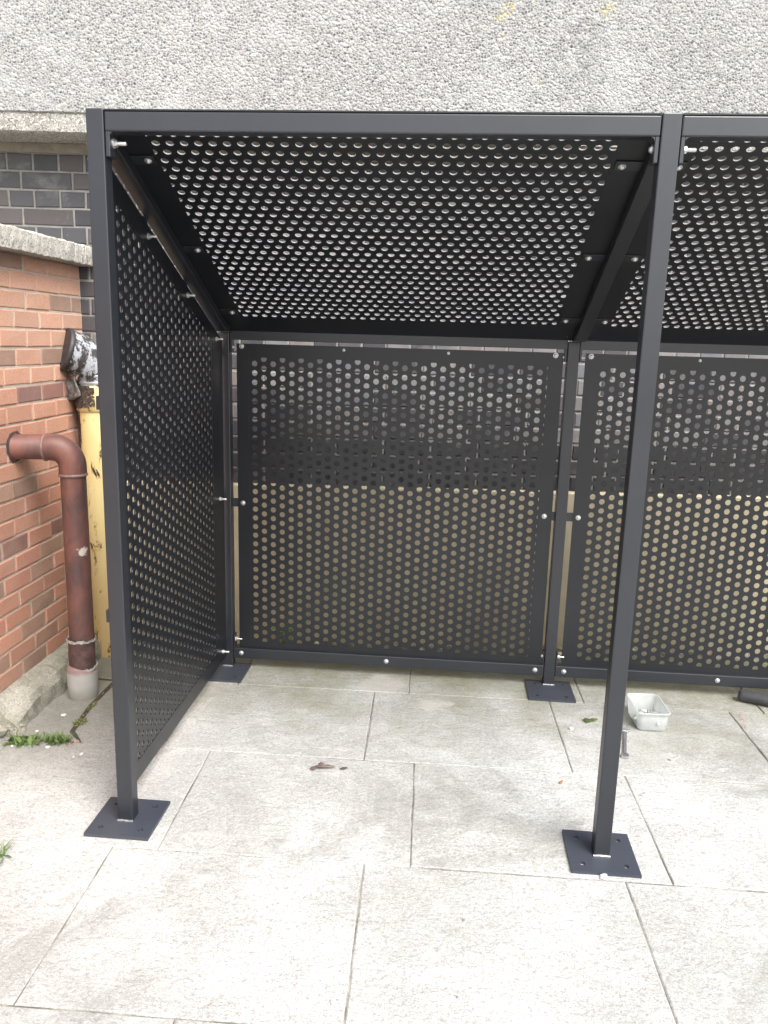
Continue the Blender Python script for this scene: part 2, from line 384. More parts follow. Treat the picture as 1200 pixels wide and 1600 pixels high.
def inset(poly, d):
    n = len(poly); out = []
    A = sum(poly[i][0] * poly[(i + 1) % n][1] - poly[(i + 1) % n][0] * poly[i][1] for i in range(n))
    if A < 0: poly = poly[::-1]
    for i in range(n):
        p0, p1, p2 = Vector(poly[i - 1]), Vector(poly[i]), Vector(poly[(i + 1) % n])
        e1 = (p1 - p0).normalized(); e2 = (p2 - p1).normalized()
        n1 = Vector((-e1.y, e1.x)); n2 = Vector((-e2.y, e2.x))
        m = (n1 + n2); m = m / max(.35, (1 + n1.dot(n2)))
        out.append(tuple(p1 + m * d))
    return out
def ragged(poly, step=.11, amp=.0022):
    out = []; n = len(poly)
    for i in range(n):
        a, c = Vector(poly[i]), Vector(poly[(i + 1) % n]); L = (c - a).length; k = max(1, int(L / step))
        for j in range(k):
            p = a.lerp(c, j / k)
            if j: p += Vector((random.uniform(-amp, amp), random.uniform(-amp, amp)))
            out.append(tuple(p))
    return out
def slab(b, poly, gap=.0019, dz=None):
    p0 = ragged(inset(poly, gap)); p1 = inset(p0, .0035) if False else None
    n = len(p0)
    cx = sum(p[0] for p in p0) / n; cy = sum(p[1] for p in p0) / n
    ta, tb = random.uniform(-.0022, .0022), random.uniform(-.0022, .0022)
    z0 = random.uniform(-.0008, .0012) if dz is None else dz
    Z = lambda p: z0 + ta * (p[0] - cx) + tb * (p[1] - cy)
    top = [(cx + (p[0] - cx) * (1 - .004 / max(.05, Vector((p[0] - cx, p[1] - cy)).length)), cy + (p[1] - cy) * (1 - .004 / max(.05, Vector((p[0] - cx, p[1] - cy)).length))) for p in p0]
    vs = [(p[0], p[1], -.05) for p in p0] + [(p[0], p[1], Z(p) - .0028) for p in p0] + [(p[0], p[1], Z(p)) for p in top]
    fs = [list(range(2 * n, 3 * n))]
    for i in range(n):
        j = (i + 1) % n
        fs += [(i, j, n + j, n + i), (n + i, n + j, 2 * n + j, 2 * n + i)]
    b.add(vs, fs)
def W(u, v): return (u - .025 * v, v + .0115 * u)

def build_paving():
    b = MB()
    rows = [(-.727, -.116, .028), (-.116, .500, .170), (.500, 1.108, -.022), (1.108, 1.74, .135),
            (-1.338, -.727, .42), (-1.95, -1.338, .02), (-2.56, -1.95, .40), (-3.17, -2.56, .05), (-3.78, -3.17, .44),
            (-4.39, -3.78, .02), (-5.0, -4.39, .36), (-5.61, -5.0, .1), (-6.22, -5.61, .4)]
    for v0, v1, u0 in rows:
        k0 = -7 if v0 < .45 else 0
        for k in range(k0, 8):
            a = u0 + .7885 * k; c = a + .7885
            if v0 > .45 and k < 0: continue
            if v0 == .500 and k == 0: pass
            slab(b, [W(a, v0), W(c, v0), W(c, v1), W(a, v1)])
    # left end beside the red wall: cut and broken flags
    slab(b, [(-.427, .583), (-.337, .473), W(-.022, .500), W(-.022, 1.108), (-.452, 1.075), (-.452, .80)], gap=.005)
    slab(b, [(-.452, 1.083), W(.135, 1.108), W(.135, 1.74), (-.50, 1.74), (-.47, 1.30)], gap=.005)
    slab(b, [(-.76, 1.095), (-.468, 1.083), (-.485, 1.30), (-.52, 1.74), (-.76, 1.74)], dz=-.0008)
    slab(b, [(-.76, .487), (-.36, .500), (-.437, .577), (-.464, .80), (-.464, 1.072), (-.76, 1.083)], gap=.006, dz=-.0012)
    o = b.build('paving', m_paving()); structure(o)
build_ground(); build_paving()

# concrete haunch along the foot of the red wall, broken at its near end
def build_kerb():
    b = MB(); n = 26; prof = []
    y0, y1 = .545, 1.55
    vs = []; fs = []
    for i in range(n + 1):
        t = i / n; y = y0 + (y1 - y0) * t
        k = 1.0 if t > .16 else .45 + .55 * (t / .16)
        j = lambda a: random.uniform(-a, a)
        wz = .132
        ring = [(-.76, y, -.02), (-.76, y, wz + .003 + j(.002)), (-.735, y, wz * (.97) + j(.003)), (-.69, y + j(.006), (.118 * k + .005) + j(.005)),
                (-.655 + j(.004), y + j(.008), .098 * k + j(.005)), (-.640 + j(.006), y, .070 * k + j(.006)), (-.636 + j(.008), y, .03 * k + j(.004)), (-.632 + j(.01), y, -.02)]
        vs += ring
    m = 8
    for i in range(n):
        for q in range(m - 1): fs.append((i * m + q, i * m + q + 1, (i + 1) * m + q + 1, (i + 1) * m + q))
    fs.append(list(range(m))[::-1])
    b.add(vs, fs)
    for i in range(26):       # rubble of the broken end
        x, y = random.uniform(-.735, -.62), random.uniform(.49, .60); r = random.uniform(.008, .022)
        bm = bmesh.new(); bmesh.ops.create_icosphere(bm, subdivisions=1, radius=r)
        for v in bm.verts: v.co *= random.uniform(.65, 1.25)
        b.bm(bm, Matrix.Translation((x, y, random.uniform(.0, .035) * (1 if x < -.66 else .4))))
    structure(b.build('kerb', m_concrete('haunch_concrete', (.38, .36, .30), (.23, .215, .165), .35, .5)))
build_kerb()

# ------------------------------------------------------------------ brick helper
def brick(b, x0, x1, z0, z1, yf, depth, col, ch=.004, jit=.0012):
    """brick with its face on the plane y = yf (facing -y), edges arrissed"""
    j = lambda: random.uniform(-jit, jit)
    yf += random.uniform(-.0018, .0018)
    B = [(x0 + j(), z0 + j()), (x1 + j(), z0 + j()), (x1 + j(), z1 + j()), (x0 + j(), z1 + j())]
    F = [(B[0][0] + ch, B[0][1] + ch), (B[1][0] - ch, B[1][1] + ch), (B[2][0] - ch, B[2][1] - ch), (B[3][0] + ch, B[3][1] - ch)]
    vs = [(p[0], yf + depth, p[1]) for p in B] + [(p[0], yf + ch * .8, p[1]) for p in B] + [(p[0], yf + j() * .6, p[1]) for p in F]
    fs = [(8, 9, 10, 11)]
    for i in range(4):
        k = (i + 1) % 4
        fs += [(i, k, 4 + k, 4 + i), (4 + i, 4 + k, 8 + k, 8 + i)]
    b.add(vs, fs, col)

# ------------------------------------------------------------------ building wall (dark brick, pebbledash above, tan plinth below)
WROT = rad(5.5)
def build_building_wall():
    R = empty('building_wall', 'dark brick building wall with a pebbledash storey above and a tan rendered foot, behind the black shelter', 'wall', (-.74, 1.52, 0), WROT)
    x0, x1 = -2.6, 6.2; H = .0795
    b = MB()
    for r in range(20):
        z = .852 + r * H
        if z + H > 2.42: break
        head = r % 2 == 0
        step = .1175 if head else .235
        x = x0 + (.056 if head else 0) + random.uniform(-.002, .002)
        while x < x1:
            t = random.random()
            base = (.062, .060, .066) if t < .5 else ((.078, .074, .079) if t < .78 else ((.09, .078, .077) if t < .9 else (.045, .045, .052)))
            if .0 < x and .9 < z + .0 and 3 <= r <= 9:                # paler, weathered bricks behind the shelter
                q = random.random()
                if q < .55: base = random.choice([(.20, .19, .185), (.24, .225, .22), (.20, .175, .165), (.16, .16, .17), (.18, .175, .175)])
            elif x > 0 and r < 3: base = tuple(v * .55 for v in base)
            g = random.uniform(.85, 1.15); base = tuple(v * g for v in base)
            brick(b, x + .005, x + step - .005, z + .005, z + H - .005, 0, .06, base, .004, .0016)
            x += step
    b.build('brickwork', DARK, R, colour=True)
    b = MB(); b.box(x0, x1, .0055, .25, .80, 2.45); b.build('mortar', m_mortar('grey_mortar', (.20, .19, .175), (.31, .30, .28)), R)
    b = MB(); n = 90; vs = []; fs = []
    for i in range(n + 1):
        x = x0 + (x1 - x0) * i / n; e = random.uniform(-.003, .003)
        vs += [(x, .05, .856), (x, -.006 + e, .852 + random.uniform(-.002, .002)), (x, -.016 + e, .842), (x, -.008 + e * 1.5, .45), (x, .030 + e, .0), (x, .034, -.06)]
    for i in range(n):
        for q in range(5): fs.append((i * 6 + q, i * 6 + q + 1, i * 6 + 7 + q, i * 6 + 6 + q))
    b.add([v for v in vs], [f for f in fs]); b.build('rendered_plinth', m_render(), R)
    b = MB(); b.box(x0, x1, -.213, .30, 2.484, 3.9, .004); b.build('pebbledash_fascia', m_pebble(), R).rotation_euler.y = -.006
    n = 120; b = MB(); vs = []; fs = []
    for i in range(n + 1):
        x = x0 + (x1 - x0) * i / n; j = lambda a: random.uniform(-a, a)
        vs += [(x, .02, 2.405), (x, -.185, 2.405 + j(.0015)), (x, -.203 + j(.0015), 2.410 + j(.002)), (x, -.206 + j(.001), 2.45), (x, -.204, 2.486)]
    for i in range(n):
        for q in range(4): fs.append((i * 5 + q, i * 5 + q + 1, i * 5 + 6 + q, i * 5 + 5 + q))
    b.add(vs, fs); b.build('fascia_edge', m_concrete('smooth_fascia_edge', (.38, .365, .335), (.24, .23, .20), .85), R).rotation_euler.y = -.006
    b = MB()
    vs = []; fs = []
    for i in range(n + 1):
        x = x0 + (x1 - x0) * i / n
        vs += [(x, -.012 + random.uniform(-.004, .004), 2.403), (x, -.014 + random.uniform(-.004, .005), 2.362 + random.uniform(-.007, .004)), (x, .02, 2.360)]
    for i in range(n):
        for q in range(2): fs.append((i * 3 + q, i * 3 + q + 1, i * 3 + 4 + q, i * 3 + 3 + q))
    b.add(vs, fs); b.build('mortar_fillet', m_mortar('brown_fillet', (.20, .175, .14), (.30, .27, .22)), R).rotation_euler.y = -.006
    return R
BW = build_building_wall()

# ------------------------------------------------------------------ low red brick wall with coping
def build_red_wall():
    R = empty('red_brick_wall', 'low orange-red brick wall with a rough concrete coping, left of the shelter', 'wall', (-.74, 1.52, 0))
    # local frame: brick face is x = 0, facing +x; runs towards -y.  bricks are laid in (u, z) with u = -y
    M = Matrix(((0, -1, 0, 0), (-1, 0, 0, 0), (0, 0, 1, 0), (0, 0, 0, 1)))   # (u, n, z) -> (x = -n, y = -u)
    pal = [(.56, .275, .19), (.53, .255, .175), (.58, .295, .205), (.51, .24, .175), (.48, .255, .18), (.43, .25, .18), (.40, .25, .185)]
    b = MB(); H = .0763; z = .1245; r = 0
    while z < 1.85:
        u = (0 if r % 2 else -.1025) + (.0 if r % 3 else .012)
        while u < 2.9:
            h = z / 1.85
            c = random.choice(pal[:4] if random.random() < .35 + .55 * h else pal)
            if r in (7, 15) and random.random() < .6: c = random.choice([(.27, .14, .12), (.30, .155, .13), (.26, .15, .135)])
            if random.random() < .06: c = (.32, .21, .16)
            if h > .45 and c in pal: c = tuple(v + (w_ - v) * min(.7, (h - .45) * 1.6) for v, w_ in zip(c, (.66, .40, .285)))  # upper courses painted paler, standing in for stronger sky light there
            g = random.uniform(.9, 1.1); c = tuple(v * g for v in c)
            a0 = max(u + .0045, .004); a1 = u + .205 - .0045
            if a1 > .02:
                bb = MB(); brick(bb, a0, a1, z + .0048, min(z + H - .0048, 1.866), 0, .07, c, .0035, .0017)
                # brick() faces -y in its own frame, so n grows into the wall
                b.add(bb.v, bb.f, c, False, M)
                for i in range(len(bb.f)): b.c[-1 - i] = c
            u += .205
        z += H; r += 1
    for i, f in enumerate(b.f): b.f[i] = f[::-1]
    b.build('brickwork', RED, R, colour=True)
    b = MB(); b.box(-.22, -.0040, -2.9, .06, -.05, 1.868); b.build('mortar', m_mortar('buff_mortar', (.44, .36, .29), (.56, .47, .39)), R)
    cm = m_concrete('coping_concrete', (.50, .475, .425), (.36, .335, .29), .75)
    for y0, y1 in ((-.212, .045), (-1.12, -.216), (-2.03, -1.124), (-2.9, -2.034)):
        b = MB(); n = 34; vs = []; fs = []
        for i in range(n + 1):
            y = y0 + (y1 - y0) * i / n; j = lambda a: random.uniform(-a, a)
            vs += [(-.34, y, 1.870), (.060, y, 1.870 + j(.0015)), (.078 + j(.002), y, 1.872 + j(.003)), (.081 + j(.002), y, 1.91 + j(.004)), (.080 + j(.002), y, 1.946 + j(.003)), (.072 + j(.003), y, 1.954 + j(.003)), (-.34, y, 1.962)]
        for i in range(n):
            for q in range(6): fs.append((i * 7 + q, i * 7 + 7 + q, i * 7 + 8 + q, i * 7 + q + 1))
        fs += [list(range(7)), list(range(n * 7, n * 7 + 7))[::-1]]
        b.add(vs, fs); b.build('coping', cm, R)
build_red_wall()

# ------------------------------------------------------------------ yellow pipe with its peeling elbow
def build_yellow_pipe():
    R = empty('yellow_pipe', 'fat yellow pipe with flaking paint and a peeling elbow on top', 'pipe', (-.632, 1.41, 0))
    b = MB(); b.sweep([(0, 0, -.02), (0, 0, .4), (0, 0, .8), (0, 0, 1.22)], .090, 48); b.build('pipe', m_yellow(), R)
    sl = MB(); sl.sweep([(0, 0, 1.205), (0, 0, 1.212), (0, 0, 1.318), (0, 0, 1.324)], [.091, .099, .099, .094], 48)
    sl = sl.build('sleeve', m_yellow(), R)
    bit = m_bitumen()
    b = MB(); vs = []; fs = []; n, m = 40, 14              # ragged wrap round the sleeve
    A0, A1 = rad(-200), rad(-74)
    jag = [0.0]
    for i in range(n): jag.append(max(-.012, min(.022, jag[-1] + random.uniform(-.009, .009))))
    for i in range(n + 1):
        a = A0 + (A1 - A0) * i / n; e = i / n
        lo = 1.212 + .034 * e + jag[i]; hi = 1.327
        for q in range(m + 1):
            z = lo + (hi - lo) * q / m; r = .1010 + random.uniform(0, .0035) + (.006 * (1 - q / m) if i < 10 else 0)
            vs.append((r * cos(a), r * sin(a), z))
    holes = set()
    for _ in range(6):
        hi_, hq = random.randint(n // 2 - 4, n - 4), random.randint(2, m - 4)
        for d in range(random.randint(1, 3)): holes.add((hi_ + d, hq))
    edge = [n]
    for q in range(m): edge.append(max(n - 14, min(n, edge[-1] + random.randint(-4, 4))))
    for i in range(n):
        for q in range(m):
            if (i, q) in holes or i >= edge[q]: continue
            k = i * (m + 1) + q; fs.append((k, k + m + 1, k + m + 2, k + 1))
    b.add(vs, fs); o = b.build('torn_wrap', bit, R)
    md = o.modifiers.new('thick', 'SOLIDIFY'); md.thickness = .0022
    # elbow, turning left into the red wall
    em = m_elbow(); pts = []; rr = []
    pts += [(0, 0, 1.315), (0, 0, 1.326)]; rr += [.090, .090]
    for i in range(1, 15):
        t = i / 14 * rad(74); h = .168 * (1 - cos(t))
        pts.append((-.74 * h, -.67 * h, 1.326 + .160 * sin(t))); rr.append(.089 + .009 * sin(t * 1.2) + random.uniform(-.0025, .0025))
    d = (Vector(pts[-1]) - Vector(pts[-2])).normalized()
    pts.append(tuple(Vector(pts[-1]) + d * .012)); rr.append(.099)
    b = MB(); b.sweep(pts, rr, 40, jit=.014); el = b.build('elbow', em, R)
    e = Vector(pts[-1])
    b = MB(); b.sweep([e - d * .004, e + d * .002, e + d * .011, e + d * .017], [.0985, .1025, .1035, .098], 40, jit=.012); b.build('end_flange', m_plain('black_flange', (.045, .04, .042), .55, .5, 40), el)
    for z in (1.332, 1.362):
        b = MB(); b.sweep([(0, 0, z), (0, 0, z + .003), (0, 0, z + .013), (0, 0, z + .016)], [.0905, .0935, .0935, .0905], 40, caps=(False, False)); b.build('strap', m_plain('dull_strap', (.42, .43, .44), .4, .3, 40, .3), el)
    # hanging flaps of lagging on the wall side
    def flap(c, w_, h_, rz, tilt, mat):
        b = MB(); n = 9; vs = []; fs = []
        for i in range(n):
            for q in range(n):
                u, v = i / (n - 1) - .5, q / (n - 1) - .5
                k = 1 - .18 * abs(sin(u * 7 + v * 3))
                vs.append((u * w_ * k, .012 * sin(u * 9) * cos(v * 5) + random.uniform(-.002, .002), v * h_ * (1 - .2 * abs(u)) + random.uniform(-.004, .004)))
        for i in range(n - 1):
            for q in range(n - 1): fs.append((i * n + q, (i + 1) * n + q, (i + 1) * n + q + 1, i * n + q + 1))
        b.add(vs, fs, None, True, Matrix.Translation(c) @ Matrix.Rotation(rz, 4, 'Z') @ Matrix.Rotation(tilt, 4, 'Y'))
        o = b.build('lagging_flap', mat, R); m_ = o.modifiers.new('thick', 'SOLIDIFY'); m_.thickness = .008
    flap((-.080, -.088, 1.392), .115, .055, rad(-28), rad(40), m_plain('brown_lagging', (.17, .11, .085), .9, .45, 40, 0, .5))
    flap((-.088, -.085, 1.325), .10, .125, rad(-30), rad(-18), m_plain('grey_lagging', (.16, .145, .135), .9, .6, 60, 0, .6))
build_yellow_pipe()

# ------------------------------------------------------------------ brown waste pipe
def build_brown_pipe():
    R = empty('brown_waste_pipe', 'brown waste pipe coming out of the red wall and bending down into a grey socket', 'pipe', (-.528, .905, 0))
    bm_ = m_brownpipe(); r = .0515
    b = MB(); b.sweep([(0, 0, .255), (0, 0, .5), (0, 0, .8), (0, 0, 1.02)], r, 40); b.build('downpipe', bm_, R)
    pts = [(.0, 0, .985), (0, 0, 1.018)]
    for i in range(0, 13):
        t = i / 12 * pi / 2; pts.append((-.078 * (1 - cos(t)), -.0 - .012 * (1 - cos(t)), 1.022 + .078 * sin(t)))
    pts.append((-.100, -.015, 1.1005))
    b = MB(); b.sweep(pts, .0555, 40); el = b.build('elbow', bm_, R)
    rimm = m_plain('scuffed_rim', (.22, .14, .12), .5, .3, 60)
    b = MB(); b.sweep([(0, 0, .981), (0, 0, .984), (0, 0, .990), (0, 0, .993)], [.0556, .0585, .0585, .0556], 40); b.build('rim', rimm, el)
    b = MB(); b.sweep([(-.096, -.0145, 1.1), (-.099, -.0147, 1.1), (-.104, -.015, 1.1), (-.106, -.0152, 1.1)], [.0556, .0583, .0583, .0556], 40)
    b.build('rim', rimm, el)
    b = MB(); b.sweep([(-.09, -.014, 1.1), (-.16, -.036, 1.101), (-.25, -.066, 1.103)], r, 40); b.build('branch_pipe', bm_, R)
    b = MB(); b.sweep([(-.2118, -.0535, 1.1018), (-.2080, -.0535, 1.1018)], [.067, .0565], 26, caps=(False, False), jit=.06); b.build('wall_hole', m_plain('dark_hole_ring', (.06, .04, .035), .9, .4, 60), R)  # dark ring round the branch pipe at the wall face
    # painted lower length, with torn tape, and the clay socket
    b = MB(); b.sweep([(-.004, -.002, .13), (-.003, -.002, .2), (-.002, 0, .265)], [.0555, .0555, .0545], 40); b.build('lower_joint', m_plain('dark_brown_scuffed', (.10, .055, .05), .55, .55, 26), R)
    tp = m_plain('grey_tape', (.42, .40, .37), .8, .45, 60)
    for z, ti in ((.256, .05), (.133, -.10)):
        b = MB(); vs = []; fs = []; n = 44
        for i in range(n):
            a = 2 * pi * i / n; zz = z + ti * .055 * cos(a + 1.1) + random.uniform(-.002, .002); h = random.uniform(.007, .016)
            q = .0585 + random.uniform(0, .0035)
            vs += [(q * cos(a) - .003, q * sin(a), zz), ((q + .001) * cos(a) - .003, (q + .001) * sin(a), zz + h)]
        for i in range(n):
            k = (i + 1) % n; fs.append((2 * i, 2 * k, 2 * k + 1, 2 * i + 1))
        b.add(vs, fs); o = b.build('tape', tp, R); m_ = o.modifiers.new('thick', 'SOLIDIFY'); m_.thickness = .002
    k = NT('pale_socket'); n = k.noise(9, 7, .6); z = k.xyz()[2]
    c = k.mix(k.ramp(n, (.3, 0), (.7, 1)), (.47, .46, .44), (.38, .36, .33))
    c = k.mix(k.ramp(k.math('ADD', z, k.math('MULTIPLY', k.noise(30, 5), .03)), (.012, .8), (.075, 0)), c, (.20, .185, .14))
    c = k.mix(k.ramp(k.math('ADD', z, k.math('MULTIPLY', k.noise(40, 5), .02)), (.122, 0), (.137, .7)), c, (.24, .10, .09))
    k.set(Base_Color=c, Roughness=.6, Normal=k.bump(k.noise(60, 5), .2, .003))
    b = MB(); b.sweep([(-.006, -.002, -.02), (-.006, -.002, .03), (-.006, -.002, .115), (-.005, -.002, .128), (-.004, -.001, .132)], [.0625, .0635, .0650, .0655, .060], 44); b.build('socket', k.m, R)
build_brown_pipe()

# ------------------------------------------------------------------ the shelter
P = .05; WB = 1.53; Dp = 1.28; DX = -.013; HF = 2.160; K = .44
HR = .0121         # hole radius
BOLT_ME = {}
def bolt_mesh():
    b = MB()                       # axis +z, washer on z = 0
    b.sweep([(0, 0, 0), (0, 0, .002)], .0115, 18, smooth=False)
    b.sweep([(0, 0, .002), (0, 0, .0095)], .0088, 6, smooth=False)
    b.sweep([(0, 0, .0095), (0, 0, .030), (0, 0, .0315)], [.0048, .0048, .0036], 12)
    return b
def dome_mesh():
    b = MB(); b.sweep([(0, 0, 0), (0, 0, .002)], .0112, 18, smooth=False)
    b.sweep([(0, 0, .002), (0, 0, .005), (0, 0, .0075), (0, 0, .0085)], [.0088, .0082, .0055, .002], 16)
    return b
PROTO = {}
def add_bolt(parent, pos, direction, dome=False, scale=1.0):
    key = 'dome_bolt' if dome else 'bolt'
    q = Vector(direction).normalized().to_track_quat('Z', 'Y')
    M = Matrix.Translation(pos) @ q.to_matrix().to_4x4() @ Matrix.Rotation(random.uniform(0, 1), 4, 'Z') @ Matrix.Scale(scale, 4)
    if key not in PROTO:
        o = (dome_mesh() if dome else bolt_mesh()).build(key, ZINC, parent); o.matrix_local = M; PROTO[key] = o
    else: copy_of(PROTO[key], key, parent, M)

SEG = 16
def cells_to_mesh(cells, th, M, b, clampf=None, mark=True):
    """cells: (x0,x1,y0,y1,hx,hy) in sheet coords; sheet between w = 0 and w = th.  M maps (x, y, w)."""
    vs = []; fs = []; walls = []
    for (x0, x1, y0, y1, hx, hy, hr) in cells:
        o = len(vs)
        if hx is None:
            q = [(x0, y0), (x1, y0), (x1, y1), (x0, y1)]
            if clampf: q = [clampf(*p) for p in q]
            vs += [(p[0], p[1], 0) for p in q] + [(p[0], p[1], th) for p in q]
            fs += [(o, o + 3, o + 2, o + 1), (o + 4, o + 5, o + 6, o + 7)]
            continue
        sq = []; ci = []
        for k in range(SEG):
            a = 2 * pi * (k + .5) / SEG if SEG % 8 else 2 * pi * k / SEG
            dx, dy = cos(a), sin(a)
            tx = (x1 - hx) / dx if dx > 1e-9 else ((x0 - hx) / dx if dx < -1e-9 else 1e9)
            ty = (y1 - hy) / dy if dy > 1e-9 else ((y0 - hy) / dy if dy < -1e-9 else 1e9)
            t = min(tx, ty)
            p = (hx + dx * t, hy + dy * t); c = (hx + dx * hr, hy + dy * hr)
            # snap nearest ray to the corner so the square closes
            sq.append(p); ci.append(c)
        for k in (SEG // 8, 3 * SEG // 8, 5 * SEG // 8, 7 * SEG // 8):
            sq[k] = ((x1 if cos(2 * pi * k / SEG) > 0 else x0), (y1 if sin(2 * pi * k / SEG) > 0 else y0))
        if clampf: sq = [clampf(*p) for p in sq]; ci = [clampf(*p) for p in ci]
        n = SEG
        vs += [(p[0], p[1], 0) for p in sq] + [(p[0], p[1], 0) for p in ci] + [(p[0], p[1], th) for p in sq] + [(p[0], p[1], th) for p in ci]
        for k in range(n):
            j = (k + 1) % n
            fs += [(o + k, o + n + k, o + n + j, o + j), (o + 2 * n + k, o + 2 * n + j, o + 3 * n + j, o + 3 * n + k), (o + n + k, o + 3 * n + k, o + 3 * n + j, o + n + j)]
            walls.append(len(fs) - 1)
    f0 = len(b.f); b.add(vs, fs, None, False, M)
    if mark: b.edge |= {f0 + i for i in walls}

def lattice(x0, x1, y0, y1, cx, cy, px, py, stagger, hr=HR):
    """hole cells that touch the rectangle; columns (stagger='col') or rows shifted by half a pitch"""
    out = []
    i0, i1 = int(math.floor((x0 - cx) / px)) - 1, int(math.ceil((x1 - cx) / px)) + 1
    j0, j1 = int(math.floor((y0 - cy) / py)) - 1, int(math.ceil((y1 - cy) / py)) + 1
    for i in range(i0, i1 + 1):
        for j in range(j0, j1 + 1):
            x = cx + i * px; y = cy + j * py
            if stagger == 'col' and i % 2: y += py / 2
            if stagger == 'row' and j % 2: x += px / 2
            if x + px / 2 < x0 or x - px / 2 > x1 or y + py / 2 < y0 or y - py / 2 > y1: continue
            out.append((x - px / 2, x + px / 2, y - py / 2, y + py / 2, x, y, hr))
    return out

def ring_plate(b, outer, inner, w0, w1, M):
    """flat frame between two polygons with the same number of corners"""
    n = len(outer)
    vs = [(p[0], p[1], w0) for p in outer] + [(p[0], p[1], w0) for p in inner] + [(p[0], p[1], w1) for p in outer] + [(p[0], p[1], w1) for p in inner]
    fs = []
    for i in range(n):
        j = (i + 1) % n
        fs += [(i, n + i, n + j, j), (2 * n + i, 2 * n + j, 3 * n + j, 3 * n + i), (i, j, 2 * n + j, 2 * n + i), (n + i, 3 * n + i, 3 * n + j, n + j)]
    b.add(vs, fs, None, False, M)

def plate_with_holes(b, s, th, M, inset_=.066):
    e = s / 2; c = s * .16
    xs = [-e, -c, c, e]; cells = []
    for i in range(3):
        for j in range(3):
            if i != 1 and j != 1:
                hx = inset_ if i == 2 else -inset_; hy = inset_ if j == 2 else -inset_
                cells.append((xs[i], xs[i + 1], xs[j], xs[j + 1], hx, hy, .0092))
            else: cells.append((xs[i], xs[i + 1], xs[j], xs[j + 1], None, None, 0))
    cells_to_mesh(cells, th, M, b, mark=False)
    vs = [(-e, -e, 0), (e, -e, 0), (e, e, 0), (-e, e, 0), (-e, -e, th), (e, -e, th), (e, e, th), (-e, e, th)]
    b.add(vs, [(0, 1, 5, 4), (1, 2, 6, 5), (2, 3, 7, 6), (3, 0, 4, 7)], None, False, M)

SH = empty('shelter', 'black perforated steel shelter with sloping mesh roof and square posts bolted to the paving', 'shelter')

def post(x, y, h, oy=0.0, lugs=False, cut=0.0):
    b = MB(); b.box(x, x + P, y, y + P, .007, h, .0035, seg=2)
    p = b.build('post', STEEL, SH)
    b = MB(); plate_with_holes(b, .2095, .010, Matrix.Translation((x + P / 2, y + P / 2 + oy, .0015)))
    b.build('base_plate', PLATE, p)  # lighter steel copy, reflection put into its base colour
    b = MB(); pts = [(x - .001 + (P + .002) * i / 14, y - .001 + random.uniform(-.0006, .0006), .0130 + random.uniform(-.0006, .0006)) for i in range(15)]
    b.sweep(pts, [.0042 + random.uniform(-.0006, .0006) for _ in pts], 10); b.build('weld_bead', WELD, p)
    b = MB(); b.sweep([(x + .012, y - .0005, .010), (x + P - .012, y - .0005, .010)], .0022, 8)
    if lugs:
        for z in (1.366, .708):
            b = MB(); b.box(x - .014, x - .0002, y + .012, y + .042, z - .020, z + .020, .0015); b.build('lug', STEEL, p)
    return p
p0 = post(0, 0, HF, lugs=True)
p1 = post(WB, 0, HF); p2 = post(2 * WB, 0, HF)
q0 = post(DX, Dp, 1.586, -.080); q1 = post(WB + DX, Dp, 1.586, -.080); q2 = post(2 * WB + DX, Dp, 1.586, -.080)
for x in (0,):
    for z in (2.075, 2.035): add_bolt(p0, (x - .0005, .025, z), (-1, 0, 0), True)

